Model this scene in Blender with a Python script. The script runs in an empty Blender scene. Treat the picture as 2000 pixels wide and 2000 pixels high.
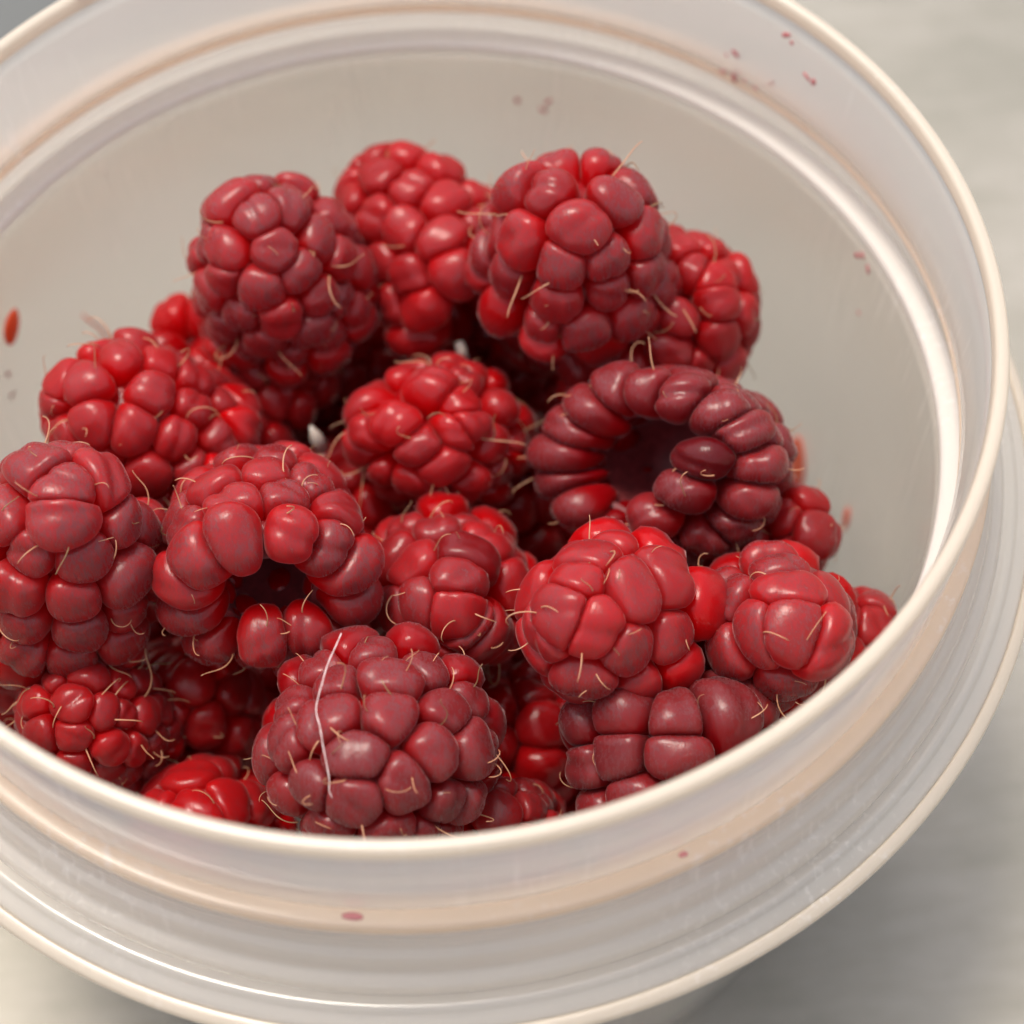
import bpy, math, random
import numpy as np
from mathutils import Matrix, Vector

# ---------------------------------------------------------------- camera, sky, sun, exposure
U = 0.05                      # metres per tub rim radius
ZR = 1.5                      # tub height in rim radii (rim top above table)
S = bpy.context.scene
def W3(p): return Vector((p[0]*U, p[1]*U, (p[2]+ZR)*U))

cam = bpy.data.cameras.new('camera'); co = bpy.data.objects.new('camera', cam)
S.collection.objects.link(co); S.camera = co
co.location = W3((0, -2.1239, 2.5692))
co.rotation_mode = 'XYZ'
co.matrix_world = Matrix.Translation(co.location) @ (Matrix.Rotation(-0.0803, 4, 'Z') @ Matrix.Rotation(0.5752, 4, 'X') @ Matrix.Rotation(-0.0265, 4, 'Z'))
cam.sensor_width = 36.0; cam.lens = 36.0*3742.9/2000.0
cam.clip_start = 0.005; cam.clip_end = 50.0
cam.dof.use_dof = True; cam.dof.focus_distance = 3.30*U; cam.dof.aperture_fstop = 17.0

SUN_EL, SUN_AZ = math.radians(74), math.radians(40)      # azimuth measured from +Y towards -X
world = bpy.data.worlds.new('World'); S.world = world; world.use_nodes = True
wt = world.node_tree; bg = wt.nodes['Background']
sky = wt.nodes.new('ShaderNodeTexSky'); sky.sky_type = 'NISHITA'; sky.sun_disc = False
sky.sun_elevation = SUN_EL; sky.sun_rotation = -SUN_AZ
sky.air_density = 1.0; sky.dust_density = 3.0; sky.ozone_density = 1.0
hs = wt.nodes.new('ShaderNodeHueSaturation'); hs.inputs['Saturation'].default_value = 0.38      # hazy bright sky
wt.links.new(sky.outputs[0], hs.inputs['Color']); wt.links.new(hs.outputs[0], bg.inputs[0]); bg.inputs[1].default_value = 0.135
sl = bpy.data.lights.new('sun', 'SUN'); so = bpy.data.objects.new('sun', sl); S.collection.objects.link(so)
sl.energy = 1.25; sl.angle = math.radians(16); sl.color = (1.0, 0.90, 0.77)
sd = Vector((-math.sin(SUN_AZ)*math.cos(SUN_EL), math.cos(SUN_AZ)*math.cos(SUN_EL), math.sin(SUN_EL)))
so.rotation_euler = sd.to_track_quat('Z', 'Y').to_euler(); so.location = sd*2

S.view_settings.view_transform = 'Standard'; S.view_settings.look = 'None'
S.view_settings.exposure = 1.05; S.view_settings.gamma = 1.0
cy = S.cycles
cy.max_bounces = 14; cy.diffuse_bounces = 8; cy.glossy_bounces = 4; cy.transmission_bounces = 8; cy.transparent_max_bounces = 16
cy.use_denoising = True; cy.adaptive_threshold = 0.02; cy.sample_clamp_indirect = 6.0; cy.caustics_reflective = False
cy.blur_glossy = 0.5

# ---------------------------------------------------------------- node helpers
class NT:
    def __init__(s, name):
        s.m = bpy.data.materials.new(name); s.m.use_nodes = True; s.t = s.m.node_tree; s.t.nodes.clear()
        s.out = s.n('ShaderNodeOutputMaterial')
    def n(s, typ, **kw):
        x = s.t.nodes.new(typ)
        for k, v in kw.items(): setattr(x, k, v)
        return x
    def set(s, node, **kw):
        for k, v in kw.items():
            i = node.inputs[k.replace('_', ' ')]
            if hasattr(v, 'is_linked'): s.t.links.new(v, i)
            else: i.default_value = v
        return node
    def link(s, a, b): s.t.links.new(a, b)
    def math(s, op, a, b=0.0, clamp=False):
        x = s.n('ShaderNodeMath', operation=op, use_clamp=clamp)
        for i, v in enumerate((a, b)):
            if hasattr(v, 'is_linked'): s.link(v, x.inputs[i])
            else: x.inputs[i].default_value = v
        return x.outputs[0]
    def mix(s, f, a, b, typ='MIX'):
        x = s.n('ShaderNodeMix', data_type='RGBA', blend_type=typ)
        for i, v in ((0, f), (6, a), (7, b)):
            if hasattr(v, 'is_linked'): s.link(v, x.inputs[i])
            else: x.inputs[i].default_value = v
        return x.outputs[2]
    def ramp(s, f, stops):
        x = s.n('ShaderNodeValToRGB'); e = x.color_ramp.elements
        while len(e) < len(stops): e.new(0.5)
        for q, (p, c) in zip(e, stops): q.position = p; q.color = c if len(c) == 4 else (*c, 1)
        s.link(f, x.inputs[0]); return x.outputs[0]
    def noise(s, scale, vec=None, detail=3.0, rough=0.55):
        x = s.n('ShaderNodeTexNoise'); s.set(x, Scale=scale, Detail=detail, Roughness=rough)
        if vec is not None: s.link(vec, x.inputs['Vector'])
        return x.outputs['Fac']
    def obj(s, scale=(1, 1, 1)):
        tc = s.n('ShaderNodeTexCoord'); mp = s.n('ShaderNodeMapping'); mp.inputs['Scale'].default_value = scale
        s.link(tc.outputs['Object'], mp.inputs['Vector']); return mp.outputs[0]

def mat_drupelet():
    t = NT('raspberry_flesh')
    at = t.n('ShaderNodeAttribute', attribute_name='bloom').outputs['Fac']
    oi = t.n('ShaderNodeObjectInfo')
    v = t.obj((1, 0.55, 0.22))
    fz = t.noise(3600, v, 3, 0.75)                # velvet of tiny hairs
    big = t.noise(420, t.obj(), 3, 0.6)          # patchy dust
    k = t.math('MULTIPLY', at, t.math('MULTIPLY_ADD', big, 1.1, False))
    k.node.inputs[2].default_value = -0.05
    fzc = t.ramp(fz, [(0.36, (0.48, 0.48, 0.48)), (0.64, (1, 1, 1))])
    k2 = t.math('MULTIPLY', k, fzc)
    k2 = t.math('MULTIPLY', k2, oi.outputs['Alpha'], True)
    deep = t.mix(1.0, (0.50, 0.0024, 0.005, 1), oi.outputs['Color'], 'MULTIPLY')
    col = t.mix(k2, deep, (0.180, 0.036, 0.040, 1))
    rgh = t.math('ADD', t.math('MULTIPLY', k2, 0.16), 0.15)
    bmp = t.n('ShaderNodeBump'); t.set(bmp, Strength=0.40, Distance=0.00009, Height=fz)
    p = t.n('ShaderNodeBsdfPrincipled')
    t.set(p, Base_Color=col, Roughness=rgh, IOR=1.43, Normal=bmp.outputs[0],
          Subsurface_Weight=0.6, Subsurface_Radius=(1.0, 0.07, 0.05), Subsurface_Scale=0.0034,
          Sheen_Weight=0.30, Sheen_Roughness=0.25, Sheen_Tint=(1, 0.72, 0.70, 1))
    tl = t.n('ShaderNodeBsdfTranslucent'); t.set(tl, Color=t.mix(1.0, (0.95, 0.012, 0.014, 1), oi.outputs['Color'], 'MULTIPLY'), Normal=bmp.outputs[0])
    ms = t.n('ShaderNodeMixShader'); t.link(t.math('MULTIPLY_ADD', k2, -0.22), ms.inputs[0]); ms.inputs[0].links[0].from_node.inputs[2].default_value = 0.38
    t.link(p.outputs[0], ms.inputs[1]); t.link(tl.outputs[0], ms.inputs[2])
    t.link(ms.outputs[0], t.out.inputs[0]); return t.m

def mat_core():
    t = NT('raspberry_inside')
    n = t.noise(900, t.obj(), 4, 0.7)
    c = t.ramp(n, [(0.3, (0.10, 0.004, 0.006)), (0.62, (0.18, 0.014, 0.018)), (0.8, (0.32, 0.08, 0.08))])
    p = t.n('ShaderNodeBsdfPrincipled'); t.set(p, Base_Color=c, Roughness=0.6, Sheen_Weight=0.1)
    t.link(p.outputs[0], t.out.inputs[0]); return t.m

def mat_simple(name, col, rough=0.5, sss=0.0, noise=None, col2=None, **kw):
    t = NT(name); c = col if len(col) == 4 else (*col, 1)
    if noise: c = t.mix(t.noise(noise, t.obj(), 4, 0.65), c, (*col2, 1))
    p = t.n('ShaderNodeBsdfPrincipled'); t.set(p, Base_Color=c, Roughness=rough)
    if sss: t.set(p, Subsurface_Weight=sss, Subsurface_Scale=0.001, Subsurface_Radius=(1, 0.6, 0.4))
    t.set(p, **kw)
    t.link(p.outputs[0], t.out.inputs[0]); return t.m

def mat_plastic(name, col, trans_col, clear=0.12, tl=0.5, rough=0.22):
    t = NT(name)
    n1 = t.noise(60, t.obj((1, 1, 2.5)), 4, 0.6)
    sc = t.noise(1400, t.obj((1, 1, 0.05)), 2, 0.5)        # fine vertical scuffs
    wear = t.ramp(sc, [(0.55, (0, 0, 0)), (0.68, (1, 1, 1))])
    msk = t.ramp(t.noise(45, t.obj(), 2, 0.5), [(0.50, (0, 0, 0)), (0.66, (1, 1, 1))])
    wf = t.math('MULTIPLY', wear, t.math('MULTIPLY', msk, 0.7))
    cc = t.mix(n1, (*[c*0.95 for c in col], 1), (*col, 1))
    cc = t.mix(wf, cc, (0.93, 0.91, 0.89, 1))
    d = t.n('ShaderNodeBsdfDiffuse'); t.set(d, Color=cc, Roughness=0.0)
    tr = t.n('ShaderNodeBsdfTranslucent'); t.set(tr, Color=(*trans_col, 1))
    m1 = t.n('ShaderNodeMixShader'); m1.inputs[0].default_value = tl
    t.link(d.outputs[0], m1.inputs[1]); t.link(tr.outputs[0], m1.inputs[2])
    tp = t.n('ShaderNodeBsdfTransparent'); t.set(tp, Color=(0.97, 0.96, 0.95, 1))
    if clear > 0.2:                                        # part of what comes through is blurred by the haze in the wall
        rf = t.n('ShaderNodeBsdfRefraction'); t.set(rf, IOR=1.12, Roughness=0.42, Color=(0.97, 0.955, 0.93, 1))
        mm = t.n('ShaderNodeMixShader'); mm.inputs[0].default_value = 0.5
        t.link(tp.outputs[0], mm.inputs[1]); t.link(rf.outputs[0], mm.inputs[2]); tp = mm
    m2 = t.n('ShaderNodeMixShader'); t.link(t.math('SUBTRACT', clear, t.math('MULTIPLY', wf, 0.6*clear)), m2.inputs[0])
    t.link(m1.outputs[0], m2.inputs[1]); t.link(tp.outputs[0], m2.inputs[2])
    bmp = t.n('ShaderNodeBump'); t.set(bmp, Strength=0.12, Distance=0.0002, Height=t.noise(220, t.obj((1, 1, 1.5)), 3, 0.5))
    g = t.n('ShaderNodeBsdfGlossy'); t.set(g, Roughness=t.math('ADD', t.math('MULTIPLY', n1, 0.12), rough-0.06), Color=(1, 1, 1, 1), Normal=bmp.outputs[0])
    lw = t.n('ShaderNodeLayerWeight'); t.set(lw, Blend=0.5, Normal=bmp.outputs[0])
    fr = t.math('ADD', t.math('MULTIPLY', t.math('POWER', lw.outputs['Facing'], 5.0), 0.9), 0.045)
    front = t.math('SUBTRACT', 1.0, t.n('ShaderNodeNewGeometry').outputs['Backfacing'])
    m3 = t.n('ShaderNodeMixShader'); t.link(t.math('MULTIPLY', fr, front), m3.inputs[0])
    t.link(m2.outputs[0], m3.inputs[1]); t.link(g.outputs[0], m3.inputs[2])
    t.link(m3.outputs[0], t.out.inputs[0]); return t.m

def mat_table():
    t = NT('brushed_steel_worktop')
    v = t.obj()
    a = t.noise(26, v, 5, 0.6)
    st = t.noise(160, t.obj((0.5, 2.2, 1)), 4, 0.6)
    f = t.math('ADD', t.math('MULTIPLY', a, 0.7), t.math('MULTIPLY', st, 0.3))
    c = t.ramp(f, [(0.34, (0.21, 0.197, 0.160)), (0.5, (0.268, 0.248, 0.210)), (0.66, (0.328, 0.302, 0.264))])
    rg = t.math('ADD', t.math('MULTIPLY', a, 0.25), 0.42)
    p = t.n('ShaderNodeBsdfPrincipled'); bmp = t.n('ShaderNodeBump'); t.set(bmp, Strength=0.12, Distance=0.0004, Height=st)
    t.set(p, Base_Color=c, Roughness=rg, Metallic=0.48, Normal=bmp.outputs[0]); t.link(p.outputs[0], t.out.inputs[0]); return t.m

M = dict(flesh=mat_drupelet(), core=mat_core(),
         plastic=mat_plastic('frosted_plastic', (0.92, 0.88, 0.83), (0.98, 0.935, 0.86), 0.58, 0.58, 0.13),
         thin=mat_plastic('thin_frosted_plastic', (0.94, 0.89, 0.80), (0.98, 0.925, 0.82), 0.60, 0.55, 0.15),
         seat=mat_plastic('milky_plastic', (0.84, 0.80, 0.75), (0.96, 0.92, 0.86), 0.10, 0.5, 0.45),
         ledge=mat_plastic('warm_lit_ledge_plastic', (0.80, 0.655, 0.51), (0.96, 0.82, 0.66), 0.05, 0.5, 0.24),  # peach glow of light from above put into the ledge colour
         thick=mat_plastic('thick_frosted_plastic', (0.70, 0.625, 0.525), (0.95, 0.86, 0.74), 0.05, 0.50, 0.30),
         thread=mat_simple('dry_thread', (0.50, 0.20, 0.10), 0.45, 0.0, 300, (0.58, 0.31, 0.18)),
         brown=mat_simple('brown_thread', (0.20, 0.11, 0.055), 0.5, 0.0, 300, (0.35, 0.2, 0.09)),
         juice=mat_simple('red_juice', (0.95, 0.075, 0.015), 0.10, 0.0, 600, (0.95, 0.16, 0.06)),
         stain=mat_simple('dried_juice', (0.60, 0.23, 0.22), 0.4, 0.0, 900, (0.45, 0.12, 0.13)),
         white=mat_simple('pale_pith', (0.58, 0.52, 0.46), 0.5, 0.3, 500, (0.45, 0.36, 0.30)),
         fibre=mat_simple('white_fibre', (0.80, 0.62, 0.60), 0.4),
         crumb=mat_simple('tan_crumb', (0.62, 0.36, 0.17), 0.6, 0.0, 900, (0.35, 0.2, 0.08)),
         table=mat_table(),
         ground=mat_simple('dark_paving', (0.10, 0.105, 0.10), 0.8, 0.0, 30, (0.13, 0.13, 0.125)))

# ---------------------------------------------------------------- mesh helpers
def mesh_obj(name, verts, faces, mat, parent=None, smooth=True, loc=None):
    me = bpy.data.meshes.new(name); me.from_pydata([tuple(v) for v in verts], [], faces); me.validate()
    if smooth: me.polygons.foreach_set('use_smooth', [True]*len(me.polygons))
    me.materials.append(mat)
    o = bpy.data.objects.new(name, me); S.collection.objects.link(o)
    if parent: o.parent = parent
    if loc is not None: o.location = loc
    return o
def empty(name, loc, label, cat, group=None):
    o = bpy.data.objects.new(name, None); S.collection.objects.link(o); o.location = loc
    o.empty_display_size = 0.005; tag(o, label, cat, group); return o
def tag(o, label, cat, group=None):
    o['label'] = label; o['category'] = cat
    if group: o['group'] = group
def lathe(prof, n=256):
    """closed profile [(r, z)] in rim radii -> verts (table at z = 0), faces"""
    v, f = [], []; k = len(prof)
    for i in range(n):
        a = 2*math.pi*i/n
        for r, z in prof: v.append((r*math.cos(a)*U, r*math.sin(a)*U, (z+ZR)*U))
    for i in range(n):
        j = (i+1) % n
        for q in range(k):
            w = (q+1) % k
            f.append((i*k+q, j*k+q, j*k+w, i*k+w))
    return v, f
def smooth_prof(pts, it=2):
    """round a profile whose points carry an optional 'sharp' flag (third item)"""
    P = [(*p, 0)[:3] for p in pts]
    for _ in range(it):
        Q = []
        for i, p in enumerate(P):
            a, b = P[i-1], P[(i+1) % len(P)]
            if p[2]: Q.append(p)
            else:
                Q.append((p[0]*.72+a[0]*.28, p[1]*.72+a[1]*.28, 0)); Q.append((p[0]*.72+b[0]*.28, p[1]*.72+b[1]*.28, 0))
        P = Q
    return [(p[0], p[1]) for p in P]

# ---------------------------------------------------------------- setting: table and the ground under it
def slab(name, q, z0, z1, mat):
    b = 0.002; c = [sum(p[k] for p in q)/4 for k in (0, 1)]
    qi = [(p[0]+(b if p[0] < c[0] else -b), p[1]+(b if p[1] < c[1] else -b)) for p in q]
    v = [(*p, z0) for p in q]+[(*p, z1-b) for p in q]+[(*p, z1) for p in qi]
    f = [(3, 2, 1, 0)]+[(k+i, k+(i+1) % 4, k+4+(i+1) % 4, k+4+i) for k in (0, 4) for i in range(4)]+[(8, 9, 10, 11)]
    return mesh_obj(name, v, f, mat, smooth=False)
tb = slab('tabletop', [(-0.35, -0.50), (0.75, -0.50), (0.75, 0.350), (-0.35, 0.026)], -0.03, 0.0, M['table']); tb['kind'] = 'structure'
g = 3.0
gr = mesh_obj('ground', [(-g, -g, -0.45), (g, -g, -0.45), (g, g, -0.45), (-g, g, -0.45)], [(0, 1, 2, 3)], M['ground'], smooth=False); gr['kind'] = 'structure'

# ---------------------------------------------------------------- the tub
tub = empty('plastic_tub', (0, 0, 0), 'round frosted plastic tub with stepped rim, full of raspberries', 'tub')
# rim bead + neck, turned out to the ledge ring, shoulder, flange, body
rim = [(1.002, -0.012), (1.006, -0.002), (1.015, 0.0), (1.025, -0.002), (1.030, -0.012), (1.029, -0.035), (1.0, -0.035)]
neck = [(1.0, -0.0345), (1.0285, -0.0345), (1.019, -0.232), (1.019, -0.2485), (0.984, -0.2485), (0.990, -0.15)]
ledge = [(0.984, -0.2487), (1.012, -0.2487), (1.040, -0.2490), (1.0475, -0.253), (1.0485, -0.262), (1.0475, -0.285), (1.012, -0.285), (0.995, -0.270)]
shoulder = [(1.011, -0.2855), (1.0470, -0.2855), (1.0475, -0.318), (1.050, -0.330), (1.058, -0.336), (1.066, -0.345), (1.069, -0.360), (1.070, -0.375),
            (1.074, -0.383), (1.086, -0.387), (1.094, -0.394), (1.097, -0.405), (1.098, -0.4175), (1.06, -0.4175), (1.03, -0.375), (1.018, -0.345), (1.013, -0.325)]
flange = [(1.05, -0.418), (1.099, -0.418), (1.108, -0.4155), (1.118, -0.416), (1.123, -0.421), (1.127, -0.4275), (1.152, -0.4345), (1.152, -0.453), (1.12, -0.450), (1.05, -0.447)]
bead = [(1.1505, -0.434), (1.158, -0.4335), (1.168, -0.4365), (1.1745, -0.443), (1.175, -0.455), (1.170, -0.463), (1.160, -0.465), (1.1505, -0.460)]
seat = [(1.013, -0.3255), (1.004, -0.331), (0.975, -0.337), (0.969, -0.343), (0.9685, -0.356), (1.017, -0.356)]
body = [(0.9680, -0.3565), (1.019, -0.3565), (1.049, -0.4175), (1.049, -0.4465), (1.000, -0.452), (0.992, -0.475), (0.975, -0.95), (0.957, -1.45), (0.945, -1.495), (0.92, -1.499),
        (0.60, -1.499), (0.0005, -1.497), (0.0005, -1.463), (0.60, -1.463), (0.89, -1.46), (0.920, -1.44), (0.945, -0.95), (0.960, -0.50), (0.966, -0.40)]
def ring(name, prof, mat, it=2):
    pf = smooth_prof(prof, it)
    if sum(a[0]*b[1]-b[0]*a[1] for a, b in zip(pf, pf[1:]+pf[:1])) < 0: pf = pf[::-1]      # normals outward
    v, f = lathe(pf); return mesh_obj(name, v, f, mat, tub)
ring('rim', rim, M['thick']); ring('neck', neck, M['plastic'], 1); ring('ledge_ring', ledge, M['ledge'])
ring('shoulder', shoulder, M['plastic']); ring('flange', flange, M['plastic']); ring('flange_edge', bead, M['thick'])
ring('inner_seat', seat, M['seat']); ring('body', body, M['thin'], 1)

# ---------------------------------------------------------------- raspberries
def ico(level):
    bm_ = bpy.data.meshes.new('sphere'); import bmesh
    b = bmesh.new(); bmesh.ops.create_icosphere(b, subdivisions=level, radius=1.0); b.to_mesh(bm_); b.free()
    bm_.polygons.foreach_set('use_smooth', [True]*len(bm_.polygons))
    bm_.materials.append(M['flesh']); bm_.attributes.new('bloom', 'FLOAT', 'POINT')
    n = len(bm_.vertices); u = np.empty(n*3); bm_.vertices.foreach_get('co', u)
    return bm_, u.reshape(-1, 3)
ICO = {3: ico(4), 2: ico(3)}       # fine for the berries in view, coarser for deep ones
CAMP = np.array([0, -2.1239, 2.5692])

def thimble(Wd, L, d):
    t = np.linspace(0, 1, 300)
    r = Wd/2*np.power(np.maximum(1-t**2.7, 0), 1/2.1)
    r *= 1-0.16*np.clip((0.32-t)/0.32, 0, 1)**2
    z = L*(t-0.45)
    s = np.concatenate([[0], np.cumsum(np.hypot(np.diff(r), np.diff(z)))])
    return t, r, z, s

THREADS = []
def thread_mesh(rng, k):
    n = 14; pts = []
    bend = rng.uniform(-2.6, 2.6); hook = rng.choice([0, 2.5, -2.5, 5.0, -5.0, 8.0]); L = rng.uniform(0.05, 0.095); a = 0.0; p = np.array([0, 0, 0.0]); tw = rng.uniform(-0.6, 0.6)
    for i in range(n):
        pts.append(p.copy()); q = i/(n-1)
        a += (bend+hook*max(0, q-.55)*2.2)/n
        p = p+np.array([math.sin(a)*math.cos(tw*q), math.sin(a)*math.sin(tw*q), math.cos(a)])*L/n
    v, f = tube([x*U for x in pts], [0.00115*U*(1.25-0.75*i/n) for i in range(n)], 5)
    me = bpy.data.meshes.new('pistil_thread'); me.from_pydata(v, [], f); me.polygons.foreach_set('use_smooth', [True]*len(me.polygons))
    me.materials.append(M['brown'] if k % 7 == 6 else M['thread']); return me
def tube(pts, rad, seg=6):
    v, f = [], []; n = len(pts); up = Vector((0.3, 0.9, 0.2)).normalized()
    for i, p in enumerate(pts):
        tg = Vector(pts[min(i+1, n-1)])-Vector(pts[max(i-1, 0)]); tg.normalize()
        a = tg.cross(up).normalized(); b = tg.cross(a)
        for k in range(seg):
            c = 2*math.pi*k/seg; v.append(tuple(Vector(p)+(a*math.cos(c)+b*math.sin(c))*rad[i]))
    for i in range(n-1):
        for k in range(seg):
            w = (k+1) % seg; f.append((i*seg+k, i*seg+w, (i+1)*seg+w, (i+1)*seg+k))
    f.append(tuple(range(seg-1, -1, -1))); f.append(tuple((n-1)*seg+k for k in range(seg)))
    return v, f
_r = random.Random(5); THREADS = [thread_mesh(_r, k) for k in range(14)]

def berry(label, pos, Wd, L, axis, d, seed, tint=(1, 1, 1), dust=1.0, lip=None, pit=False, jit=0.07, gap=0.04, hairs=14, lod=3, dn=0.54, squash=None, wet=(), fold=None):
    rng = np.random.default_rng(seed); pr = random.Random(seed)
    root = empty('raspberry', W3(pos), label, 'raspberry', 'raspberries heaped in the tub')
    ax = np.array(axis, float); ax /= np.linalg.norm(ax)
    e1 = np.cross(ax, [0.31, 0.2, 0.93]); e1 /= np.linalg.norm(e1); e2 = np.cross(ax, e1)
    F = np.stack([e1, e2, ax], 1)                      # local -> world
    FF = F
    if squash: su = np.array([.094, .834, .544]); FF = F-(1-squash)*np.outer(su, su@F)      # a berry pressed a little flat
    Wc = Wd-0.30*d
    t, r, z, s = thimble(Wc, L, d)
    nr = np.gradient(z, s); nz = -np.gradient(r, s); q = np.hypot(nr, nz); nr /= q; nz /= q
    C, N, R, T1, T2 = [], [], [], [], []
    rows = []; x = 0.30*d
    while x < s[-1]-0.40*d: rows.append(x); x += 0.80*d
    ph = rng.uniform(0, 6.28)
    for ri, x in enumerate(rows):
        i = min(np.searchsorted(s, x), 299); rr = r[i]
        cnt = max(3, int(round(2*math.pi*max(rr-0.12*d, .3*d)/(0.93*d))))
        if ri == 0 and lip: cnt = lip
        ph += math.pi/cnt*rng.uniform(.8, 1.2)
        for k in range(cnt):
            if ri and rng.random() < gap: continue
            a = ph+2*math.pi*k/cnt+rng.normal()*jit*d/max(rr, .05)
            xx = x+rng.normal()*jit*d; ii = int(np.clip(np.searchsorted(s, xx), 0, 299))
            n2 = np.array([nr[ii], nz[ii]])
            if ri == 0: n2 = np.array([nr[ii]*.8, nz[ii]-0.75]); n2 /= np.linalg.norm(n2)
            inset = (0.42 if ri else 0.50)*d*rng.uniform(.85, 1.15)
            rc, zc = r[ii]-n2[0]*inset, z[ii]-n2[1]*inset
            nn = np.array([n2[0]*math.cos(a), n2[0]*math.sin(a), n2[1]])
            t1 = np.array([-math.sin(a), math.cos(a), 0]); t2 = np.cross(nn, t1)
            sz = d*rng.uniform(.88, 1.15); el = rng.uniform(.86, 1.22)
            C.append([rc*math.cos(a), rc*math.sin(a), zc]); N.append(nn); T1.append(t1); T2.append(t2)
            R.append((dn*sz*(1.2 if ri == 0 else rng.uniform(.92, 1.12)), (0.56/el if not(ri == 0 and lip) else 0.50)*sz, 0.55*sz*el))
    if fold:                                           # one side of the mouth curls inwards over the hollow
        fl = np.array(fold, float)@F; a0 = math.atan2(fl[1], fl[0]); i = min(np.searchsorted(s, rows[0]), 299); a = a0-0.95
        while a < a0+1.0:
            k = max(0.0, math.cos((a-a0)*1.1)); rc = r[i]-d*(.55+.55*k); zc = z[i]-d*(.05+.22*k)
            nn = np.array([-.35*math.cos(a), -.35*math.sin(a), -.94]); nn /= np.linalg.norm(nn); t1 = np.array([-math.sin(a), math.cos(a), 0]); sz = d*rng.uniform(.85, 1.05)
            C.append([rc*math.cos(a), rc*math.sin(a), zc]); N.append(nn); T1.append(t1); T2.append(np.cross(nn, t1)); R.append((.52*sz, .50*sz, .58*sz))
            a += .88*d/max(rc, .06)
    if not pit:
        C.append([rng.normal()*.01, rng.normal()*.01, z[-1]-0.36*d]); N.append(np.array([0, 0, 1.])); T1.append(np.array([1., 0, 0])); T2.append(np.array([0, 1., 0])); R.append((.9*dn*d, .56*d, .56*d))
    C = np.array(C); N = np.array(N); T1 = np.array(T1); T2 = np.array(T2); R = np.array(R)
    base, u = ICO[lod]
    vw = CAMP-np.array(pos); vw /= np.linalg.norm(vw); vl = vw@F
    for i in range(len(C)):
        lo = base, u
        if lod == 3 and N[i]@vl < -0.25: lo = ICO[2]
        bm_, uu = lo
        fr = np.stack([N[i], T1[i], T2[i]], 0)         # rows
        r0 = (np.abs(uu[:, 0]/R[i, 0])**2.4+np.abs(uu[:, 1]/R[i, 1])**2.4+np.abs(uu[:, 2]/R[i, 2])**2.4)**(-1/2.4)
        w = uu@fr
        acc = (r0*1.03)**-7.0
        dv = C-C[i]; dist = np.linalg.norm(dv, axis=1)
        for j in np.nonzero((dist > 1e-6) & (dist < 1.75*d))[0]:
            vh = dv[j]/dist[j]; h = dist[j]*R[i, 1]/(R[i, 1]+R[j, 1])*1.0
            cs = w@vh; dd = np.where(cs > 0.05, h/np.maximum(cs, 0.05), 9.0)
            acc += (dd*1.05)**-7.0
        rad = acc**(-1/7.0)
        sq = rad/r0
        for _ in range(3):
            f3 = rng.normal(size=3)*2.6; rad = rad*(1+0.022*np.sin(uu@f3+rng.uniform(0, 6.28)))
        if rng.random() < 0.6:
            m = np.array([0, *rng.normal(size=2)]); m /= np.linalg.norm(m)
            rad = rad*(1-rng.uniform(.04, .12)*np.exp(-((uu@m-rng.uniform(-.15, .15))/0.17)**2)*np.clip(uu[:, 0]*1.5, 0, 1))
        V = w*rad[:, None]
        bl = np.clip((uu[:, 0]-0.05)/0.75, 0, 1); bl = bl*bl*(3-2*bl)*np.clip((sq-0.45)/0.4, 0.0, 1)
        V = V@FF.T
        me = bm_.copy(); me.name = 'drupelet'
        me.vertices.foreach_set('co', (V*U).ravel().astype(np.float32))
        me.attributes['bloom'].data.foreach_set('value', bl.astype(np.float32)); me.update()
        o = bpy.data.objects.new('drupelet', me); S.collection.objects.link(o); o.parent = root
        o.location = Vector(FF@C[i])*U
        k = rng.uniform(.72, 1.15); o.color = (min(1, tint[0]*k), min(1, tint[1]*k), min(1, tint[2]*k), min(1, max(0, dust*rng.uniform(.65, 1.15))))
    kids = [c for c in root.children if c.name.startswith('drupelet')]
    for p in wet:                                       # juicy drupelets without any dust
        b = min(kids, key=lambda c: (root.location+c.location-W3(p)).length); b.color = (b.color[0]*.6, b.color[1], b.color[2], 0.35)
    # hollow core: an open thimble with an inner and an outer skin
    kz = np.linspace(0.16, 1, 9)[:-1]; pts = []
    for tt in kz:
        i = int(tt*0.93*299); pts.append((max(r[i]-0.40*d, .02), z[i]-0.40*d*max(nz[i], 0)))
    inner = [(max(a-0.028-0.22*d, .012), b-0.02*(k/7)-.2*d*(k/7)) for k, (a, b) in enumerate(pts)]
    prof = pts+[(0.004, pts[-1][1]+0.008)]+[(0.004, inner[-1][1]-0.01)]+inner[::-1]
    v, f = [], []; n = 20; K = len(prof)
    for a in range(n):
        for m, (pr_, pz_) in enumerate(prof):
            an = 2*math.pi*a/n; kk = 1+0.05*math.sin(3*an+seed+m)
            v.append(tuple(FF@np.array([pr_*kk*math.cos(an), pr_*kk*math.sin(an), pz_])*U))
    for a in range(n):
        b = (a+1) % n
        for m in range(K):
            w_ = (m+1) % K; f.append((a*K+m, b*K+m, b*K+w_, a*K+w_))
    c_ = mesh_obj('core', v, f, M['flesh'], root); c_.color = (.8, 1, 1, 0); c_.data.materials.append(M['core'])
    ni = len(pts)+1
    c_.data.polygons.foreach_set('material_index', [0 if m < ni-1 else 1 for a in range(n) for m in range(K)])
    # dried pistil threads
    idx = [i for i in range(len(C)) if N[i]@vl > -0.35]; pr.shuffle(idx)
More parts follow.
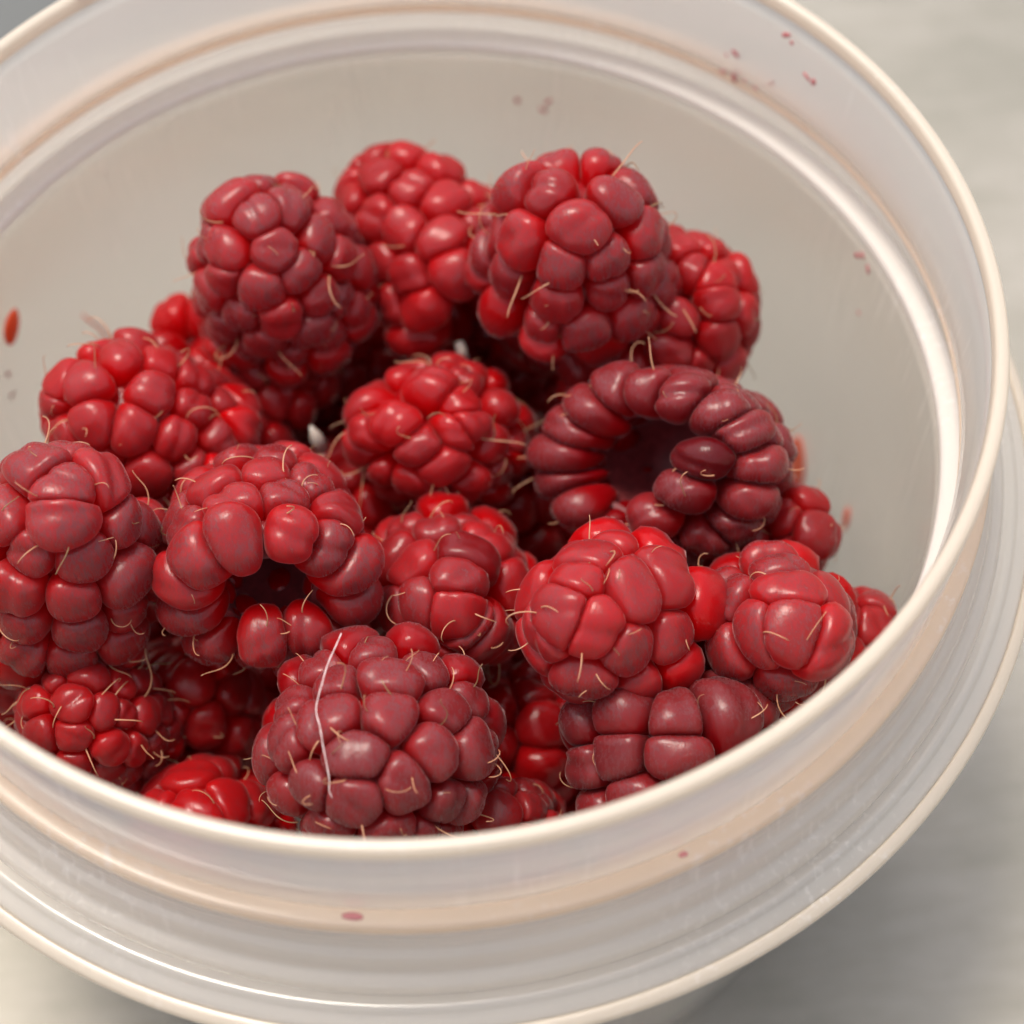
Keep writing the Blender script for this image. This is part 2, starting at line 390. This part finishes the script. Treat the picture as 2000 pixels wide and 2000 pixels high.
    for i in (idx*3)[:int(hairs*2.2)]:
        dl = N[i]*0.75+T1[i]*pr.uniform(-.9, .9)+T2[i]*pr.uniform(-.9, .9); dl /= np.linalg.norm(dl)
        off = T1[i]*pr.uniform(-.42, .42)*d+T2[i]*pr.uniform(-.42, .42)*d+N[i]*0.30*d
        o = bpy.data.objects.new('pistil_thread', pr.choice(THREADS)); S.collection.objects.link(o); o.parent = root
        o.location = Vector(FF@(C[i]+off))*U
        o.rotation_mode = 'QUATERNION'; o.rotation_quaternion = Vector(F@dl).to_track_quat('Z', 'Y') @ Matrix.Rotation(pr.uniform(0, 6.28), 3, 'Z').to_quaternion()
        sc_ = pr.uniform(.75, 1.25); o.scale = (sc_, sc_, sc_)
    return root

BERRIES = [
 # label, position, width, length, axis (opening -> tip), drupelet size, options
 ('plump round raspberry at the back left, tip towards the viewer', (-.254, .372, -.333), .381, .38, (-.116, -.239, .964), .092, dict(seed=11, hairs=16)),
 ('raspberry at the back between two others, its hollow turned right', (.053, .503, -.45), .372, .40, (-.551, .783, .289), .098, dict(seed=22, tint=(1.1, 1, 1), dust=.6, hairs=8)),
 ('topmost raspberry of the heap, at the back, overlapping both neighbours', (.332, .283, -.235), .395, .36, (.06, -.12, .99), .104, dict(seed=33, pit=True, hairs=16, dust=1.0)),
 ('shaded raspberry behind and right of the topmost one, near the wall', (.509, .281, -.50), .42, .40, (.415, -.238, .878), .088, dict(seed=44, dust=.6, hairs=12)),
 ('bright red raspberry at the left wall, above the large left one', (-.534, .101, -.45), .364, .37, (-.605, .116, .788), .092, dict(seed=55, tint=(1.15, 1, 1), dust=.75, hairs=18)),
 ('dark half hidden raspberry below the round back left one', (-.384, .329, -.625), .357, .36, (-.604, .398, .691), .095, dict(seed=66, dust=.45, hairs=6)),
 ('large dusty raspberry cut off by the left edge of the photo', (-.653, -.248, -.33), .404, .45, (.219, -.039, .975), .108, dict(seed=77, tint=(1.1, 1, 1), hairs=20)),
 ('raspberry left of centre with a dark hollow low in its side', (-.299, -.251, -.37), .395, .38, (-.03, .90, -.24), .100, dict(seed=88, lip=12, fold=(-.094, -.834, -.544), gap=.08, hairs=20)),
 ('knobbly bright raspberry in the middle, with uneven bumps', (.017, .06, -.5), .363, .32, (-.345, -.401, .848), .090, dict(seed=99, squash=.86, jit=.16, gap=.1, dn=.6, tint=(1.2, 1, 1), dust=.65, hairs=18)),
 ('largest raspberry, ring shaped, with its dark hollow facing the viewer', (.487, -.078, -.466), .495, .38, (.512, .592, -.622), .104, dict(seed=110, wet=((.5468, -.1998, -.2803), (.5231, -.247, -.3142)), squash=.76, fold=(.69, -.48, -.30), lip=17, hairs=24, dust=1.1, tint=(.62, 1, 1.3))),
 ('raspberry half hidden between the middle one and the broad front one', (.023, -.296, -.52), .331, .36, (-.003, -.627, .779), .108, dict(seed=121, wet=((.0162, -.2743, -.3515),), dust=.75, hairs=16)),
 ('bright red raspberry with big smooth drupelets below the ring shaped one', (.292, -.497, -.318), .329, .31, (-.551, -.315, .772), .120, dict(seed=132, tint=(1.12, 1, 1), dust=.85, hairs=12)),
 ('round raspberry of large smooth drupelets close to the right rim', (.598, -.511, -.393), .307, .33, (-.029, -.413, .91), .116, dict(seed=143, dust=1.0, hairs=9)),
 ('small raspberry squeezed between the right rim and the round smooth one', (.745, -.440, -.60), .25, .25, (.322, -.237, .917), .092, dict(seed=154, tint=(1.15, 1, 1), dust=.7, hairs=6)),
 ('purplish raspberry of thick blocky drupelets by the front right rim', (.383, -.713, -.517), .375, .38, (-.037, -.899, -.436), .118, dict(seed=165, lip=10, dust=1.1, tint=(.52, 1, 1.4), hairs=14)),
 ('broad dusty raspberry at the front centre, under a long pale fibre', (-.132, -.668, -.42), .435, .36, (-.184, -.763, .62), .104, dict(seed=176, squash=.93, dust=1.15, tint=(.66, 1, 1.2), hairs=30)),
 ('hairy raspberry of small drupelets at the front left rim', (-.654, -.451, -.596), .301, .32, (-.116, -.239, .964), .072, dict(seed=187, dust=.7, hairs=40)),
 ('deep red raspberry in the gap left of the front centre one', (-.501, -.339, -.805), .339, .34, (.219, -.233, .948), .095, dict(seed=198, dust=.4, hairs=6)),
 ('raspberry peeking over the front left rim with two round drupelets', (-.472, -.624, -.758), .324, .33, (.003, -.112, .994), .115, dict(seed=209, tint=(1.2, 1, 1), dust=.5, hairs=4)),
 ('raspberry peeking over the front rim, below the broad front one', (.059, -.72, -.72), .315, .32, (.003, -.112, .994), .085, dict(seed=220, dust=.8, hairs=8)),
 ('dark raspberry behind the ring shaped one, against the right wall', (.662, -.198, -.6), .25, .28, (.416, -.336, .845), .092, dict(seed=231, dust=.7, hairs=8)),
 ('small shaded raspberry under the topmost one', (.302, .416, -.584), .282, .30, (.162, -.638, .753), .08, dict(seed=242, dust=.5, hairs=8)),
 ('small dark raspberry at the left wall under the large cut off one', (-.789, -.273, -.72), .268, .28, (-.434, -.006, .901), .08, dict(seed=253, dust=.5, hairs=4)),
 ('deep shadowed raspberry in the gap behind the middle one', (-.194, .484, -.842), .39, .39, (.345, .007, .938), .095, dict(seed=264, lod=2, tint=(.75, 1, 1), dust=.3, hairs=2)),  # deep berries from here down: shade of the gaps put into the tint
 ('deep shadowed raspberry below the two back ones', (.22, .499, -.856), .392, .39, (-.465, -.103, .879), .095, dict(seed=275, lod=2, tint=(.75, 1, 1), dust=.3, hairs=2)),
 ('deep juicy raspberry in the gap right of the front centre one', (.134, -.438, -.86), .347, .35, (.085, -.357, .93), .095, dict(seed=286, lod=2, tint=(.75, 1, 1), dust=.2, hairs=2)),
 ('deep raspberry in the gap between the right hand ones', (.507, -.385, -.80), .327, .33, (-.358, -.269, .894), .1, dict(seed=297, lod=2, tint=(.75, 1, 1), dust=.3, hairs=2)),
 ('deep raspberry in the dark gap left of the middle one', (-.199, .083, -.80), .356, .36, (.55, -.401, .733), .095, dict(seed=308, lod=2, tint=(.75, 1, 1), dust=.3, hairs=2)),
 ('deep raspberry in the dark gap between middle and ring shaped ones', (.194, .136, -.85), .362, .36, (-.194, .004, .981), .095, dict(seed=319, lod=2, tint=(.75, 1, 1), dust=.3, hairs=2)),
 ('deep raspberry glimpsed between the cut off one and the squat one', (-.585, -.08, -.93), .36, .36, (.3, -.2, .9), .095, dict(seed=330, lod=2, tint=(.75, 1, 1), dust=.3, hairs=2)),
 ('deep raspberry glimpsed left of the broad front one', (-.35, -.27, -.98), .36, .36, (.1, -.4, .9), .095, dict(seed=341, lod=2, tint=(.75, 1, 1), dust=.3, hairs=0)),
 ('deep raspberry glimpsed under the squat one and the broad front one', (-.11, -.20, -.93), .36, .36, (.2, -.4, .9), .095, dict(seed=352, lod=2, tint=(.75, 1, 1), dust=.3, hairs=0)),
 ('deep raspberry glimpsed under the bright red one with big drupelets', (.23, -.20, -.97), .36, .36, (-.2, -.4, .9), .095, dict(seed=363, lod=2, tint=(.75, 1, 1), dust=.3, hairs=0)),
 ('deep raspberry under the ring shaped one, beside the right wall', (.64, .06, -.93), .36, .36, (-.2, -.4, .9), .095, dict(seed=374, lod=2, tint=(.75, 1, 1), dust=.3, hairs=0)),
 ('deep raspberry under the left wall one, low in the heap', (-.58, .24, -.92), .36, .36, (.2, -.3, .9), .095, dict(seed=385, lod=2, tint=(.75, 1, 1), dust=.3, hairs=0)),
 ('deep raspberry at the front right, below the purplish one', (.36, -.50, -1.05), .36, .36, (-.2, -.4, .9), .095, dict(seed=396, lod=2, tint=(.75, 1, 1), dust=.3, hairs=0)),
]
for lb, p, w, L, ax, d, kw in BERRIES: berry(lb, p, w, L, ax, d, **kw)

# ---------------------------------------------------------------- juice drops, stains, fibre and crumbs
def drop_mesh(name, mat, w, h, t, seed, parent=None, n=20, m=6, pinch=0.0):
    """a flattened bead: local x across, y along, z off the wall"""
    rng = random.Random(seed); v, f = [], []; ph = [rng.uniform(0, 6.28) for _ in range(3)]
    for i in range(m+1):
        q = i/m; rr = math.sin(q*math.pi/2) if i else 0.0; zz = math.cos(q*math.pi/2)*t
        for k in range(n):
            a = 2*math.pi*k/n; wob = 1+0.08*math.sin(2*a+ph[0])+0.05*math.sin(3*a+ph[1])
            px = math.cos(a)*rr*wob*w/2*(1-pinch*abs(math.sin(a))**2); py = math.sin(a)*rr*wob*h/2
            v.append((px*U, py*U, zz*U))
    for i in range(m):
        for k in range(n):
            j = (k+1) % n; f.append((i*n+k, (i+1)*n+k, (i+1)*n+j, i*n+j))
    f.append(tuple(m*n+k for k in range(n-1, -1, -1)))
    return mesh_obj(name, v, f, mat, parent)
def on_wall(o, p, lean=0.0, roll=0.0, inward=True):
    n = Vector((-p[0], -p[1], 0.0)).normalized()
    if not inward: n = -n
    n = (n+Vector((0, 0, 0.04))).normalized(); up = Vector((0, 0, 1)); x = up.cross(n).normalized(); y = n.cross(x)
    mtx = Matrix((x, y, n)).transposed().to_4x4() @ Matrix.Rotation(roll, 4, 'Z')
    o.matrix_world = Matrix.Translation(W3(p)) @ mtx
for p, w, h, t, sd_, roll, lb in (((-.822, .452, -.5365), .050, .085, .010, 1, -.5, 'bright red juice drop on the left inner wall, cut by the photo edge'),
                              ((.930, .115, -1.0524), .030, .085, .004, 2, .1, 'small red juice drop on the right inner wall, below the rim'),
                              ((.868, .331, -1.129), .060, .17, .004, 3, .2, 'orange red juice smear on the wall behind the ring shaped raspberry')):
    o = drop_mesh('juice_drop', M['juice'], w, h, t, sd_, pinch=0.25 if sd_ == 2 else 0); on_wall(o, p, roll=roll); tag(o, lb, 'juice drop')
SPECKS = [((.2813, .9179, -.4746), .014), ((.3359, .8993, -.4922), .013), ((.3468, .8952, -.4644), .011), ((.9117, .3006, -.3639), .014), ((.9064, .3162, -.3821), .013), ((.9195, .2758, -.379), .011),
          ((.9198, .2749, -.5152), .009), ((-.8598, .427, -.657), .013), ((-.8646, .4173, -.716), .012), ((-.3515, .8933, -.9239), .008),
          ((.7052, .6977, -.1763), .014), ((.7802, .6127, -.0566), .012), ((.79, .60, -.066), .009), ((.6869, .7157, -.2406), .010), ((.7069, .696, -.2395), .013), ((.7442, .656, -.2348), .010), ((.8286, .5454, -.1213), .012), ((.8182, .5609, -.1201), .010),
          ((.725, .675, -.232), .008), ((.715, .69, -.222), .007), ((.77, .63, -.20), .008), ((.69, .71, -.19), .007)]
for i, (p, w) in enumerate(SPECKS):
    q = (p[0]*.9975, p[1]*.9975, p[2])
    if p[2] < -.34: q = (p[0]*.9965*.9999, p[1]*.9965, p[2])
    o = drop_mesh('juice_speck', M['stain'], w, w*(1.2+.5*(i % 3)), .0025, i+20, n=10, m=3); on_wall(o, q, roll=(i*1.3) % 3); o.parent = tub
o = drop_mesh('juice_speck', M['stain'], .032, .014, .003, 60, n=14, m=3)
a = math.atan2(-1.0152, -.1741); o.matrix_world = Matrix.Translation(W3((1.030*math.cos(a), 1.030*math.sin(a), -.2485))) @ Matrix.Rotation(a+math.pi/2, 4, 'Z'); o.parent = tub
o = drop_mesh('juice_speck', M['stain'], .016, .010, .003, 61, n=12, m=3)
a = math.atan2(-.9694, .3479); o.matrix_world = Matrix.Translation(W3((1.030*math.cos(a), 1.030*math.sin(a), -.2485))) @ Matrix.Rotation(a+math.pi/2, 4, 'Z'); o.parent = tub
# thin pink dribble on the left inner wall
dr = [(-.730, .6234, -.7025), (-.722, .632, -.735), (-.7089, .6474, -.780), (-.700, .656, -.83), (-.6917, .6657, -.88)]
v, f = tube([tuple(W3((x*.975, y*.975, z))) for x, y, z in dr], [.0018*U, .003*U, .0035*U, .004*U, .002*U], 6)
o = mesh_obj('juice_dribble', v, f, M['juice']); tag(o, 'thin pale red juice dribble on the wall left of the back raspberries', 'juice drop')
# long fibre over the broad front raspberry
fb = [[-.1612, -.5432, -.1981], [-.172, -.5696, -.1903], [-.1851, -.6031, -.186], [-.198, -.6405, -.1879], [-.2089, -.6769, -.1965], [-.2062, -.7072, -.2048], [-.2021, -.7349, -.2164], [-.1996, -.7765, -.2461], [-.1988, -.7936, -.264], [-.1971, -.8031, -.2752]]
def spl(P, k=5):
    P = [np.array(p) for p in P]; out = []
    for i in range(len(P)-1):
        a, b, c, d = P[max(i-1, 0)], P[i], P[i+1], P[min(i+2, len(P)-1)]
        for t in np.arange(k)/k: out.append(.5*((2*b)+(-a+c)*t+(2*a-5*b+4*c-d)*t*t+(-a+3*b-3*c+d)*t**3))
    return out+[P[-1]]
fb = [[p[0]+.004*math.sin(3.1*i), p[1], p[2]+.002*math.cos(2.3*i)] for i, p in enumerate(fb)]; pf = spl(fb); v, f = tube([tuple(W3(p)) for p in pf], [.00095*U*(1+.25*math.sin(i*1.7)) for i in range(len(pf))], 6)
o = mesh_obj('fibre', v, f, M['fibre']); tag(o, 'long thin pale fibre lying across the broad front raspberry', 'fibre')
# scraps of pale pith between the berries, tan crumbs, a dark bit on the rim
pr_ = [(.0945, .2812, -.50), (.098, .268, -.508), (.1027, .2524, -.525)]
v, f = tube([tuple(W3(p)) for p in pr_], [.009*U, .011*U, .010*U], 8); o = mesh_obj('pith_scrap', v, f, M['white']); tag(o, 'pale upright scrap of pith behind the middle raspberry', 'pith scrap')
v, f = tube([tuple(W3(p)) for p in ((-.215, .115, -.515), (-.208, .107, -.54), (-.20, .10, -.575))], [.003*U, .013*U, .017*U], 8); o = mesh_obj('pith_scrap', v, f, M['white']); tag(o, 'small white pointed scrap of pith left of the middle raspberry', 'pith scrap')
def crumb(p, r, mat, lb, seed):
    rng = random.Random(seed); bx = [(-1, -1, -1), (1, -1, -1), (1, 1, -1), (-1, 1, -1), (-1, -1, 1), (1, -1, 1), (1, 1, 1), (-1, 1, 1), (0, 0, 1.4)]
    v = [tuple(c*r*U*rng.uniform(.5, 1.2) for c in q) for q in bx]
    f = [(3, 2, 1, 0), (0, 1, 5, 4), (1, 2, 6, 5), (2, 3, 7, 6), (3, 0, 4, 7), (4, 5, 8), (5, 6, 8), (6, 7, 8), (7, 4, 8)]
    o = mesh_obj('crumb', v, f, mat, smooth=False, loc=W3(p)); tag(o, lb, 'crumb')
crumb((.502, -.6848, -.4065), .007, M['crumb'], 'tan crumb on the right end of the purplish front raspberry', 1)
crumb((.3342, -.6669, -.3742), .006, M['crumb'], 'tan crumb between thick drupelets of the purplish front raspberry', 2)
crumb((-.5798, .8295, .004), .012, M['brown'], 'dark brown bit stuck on the back left rim', 3)
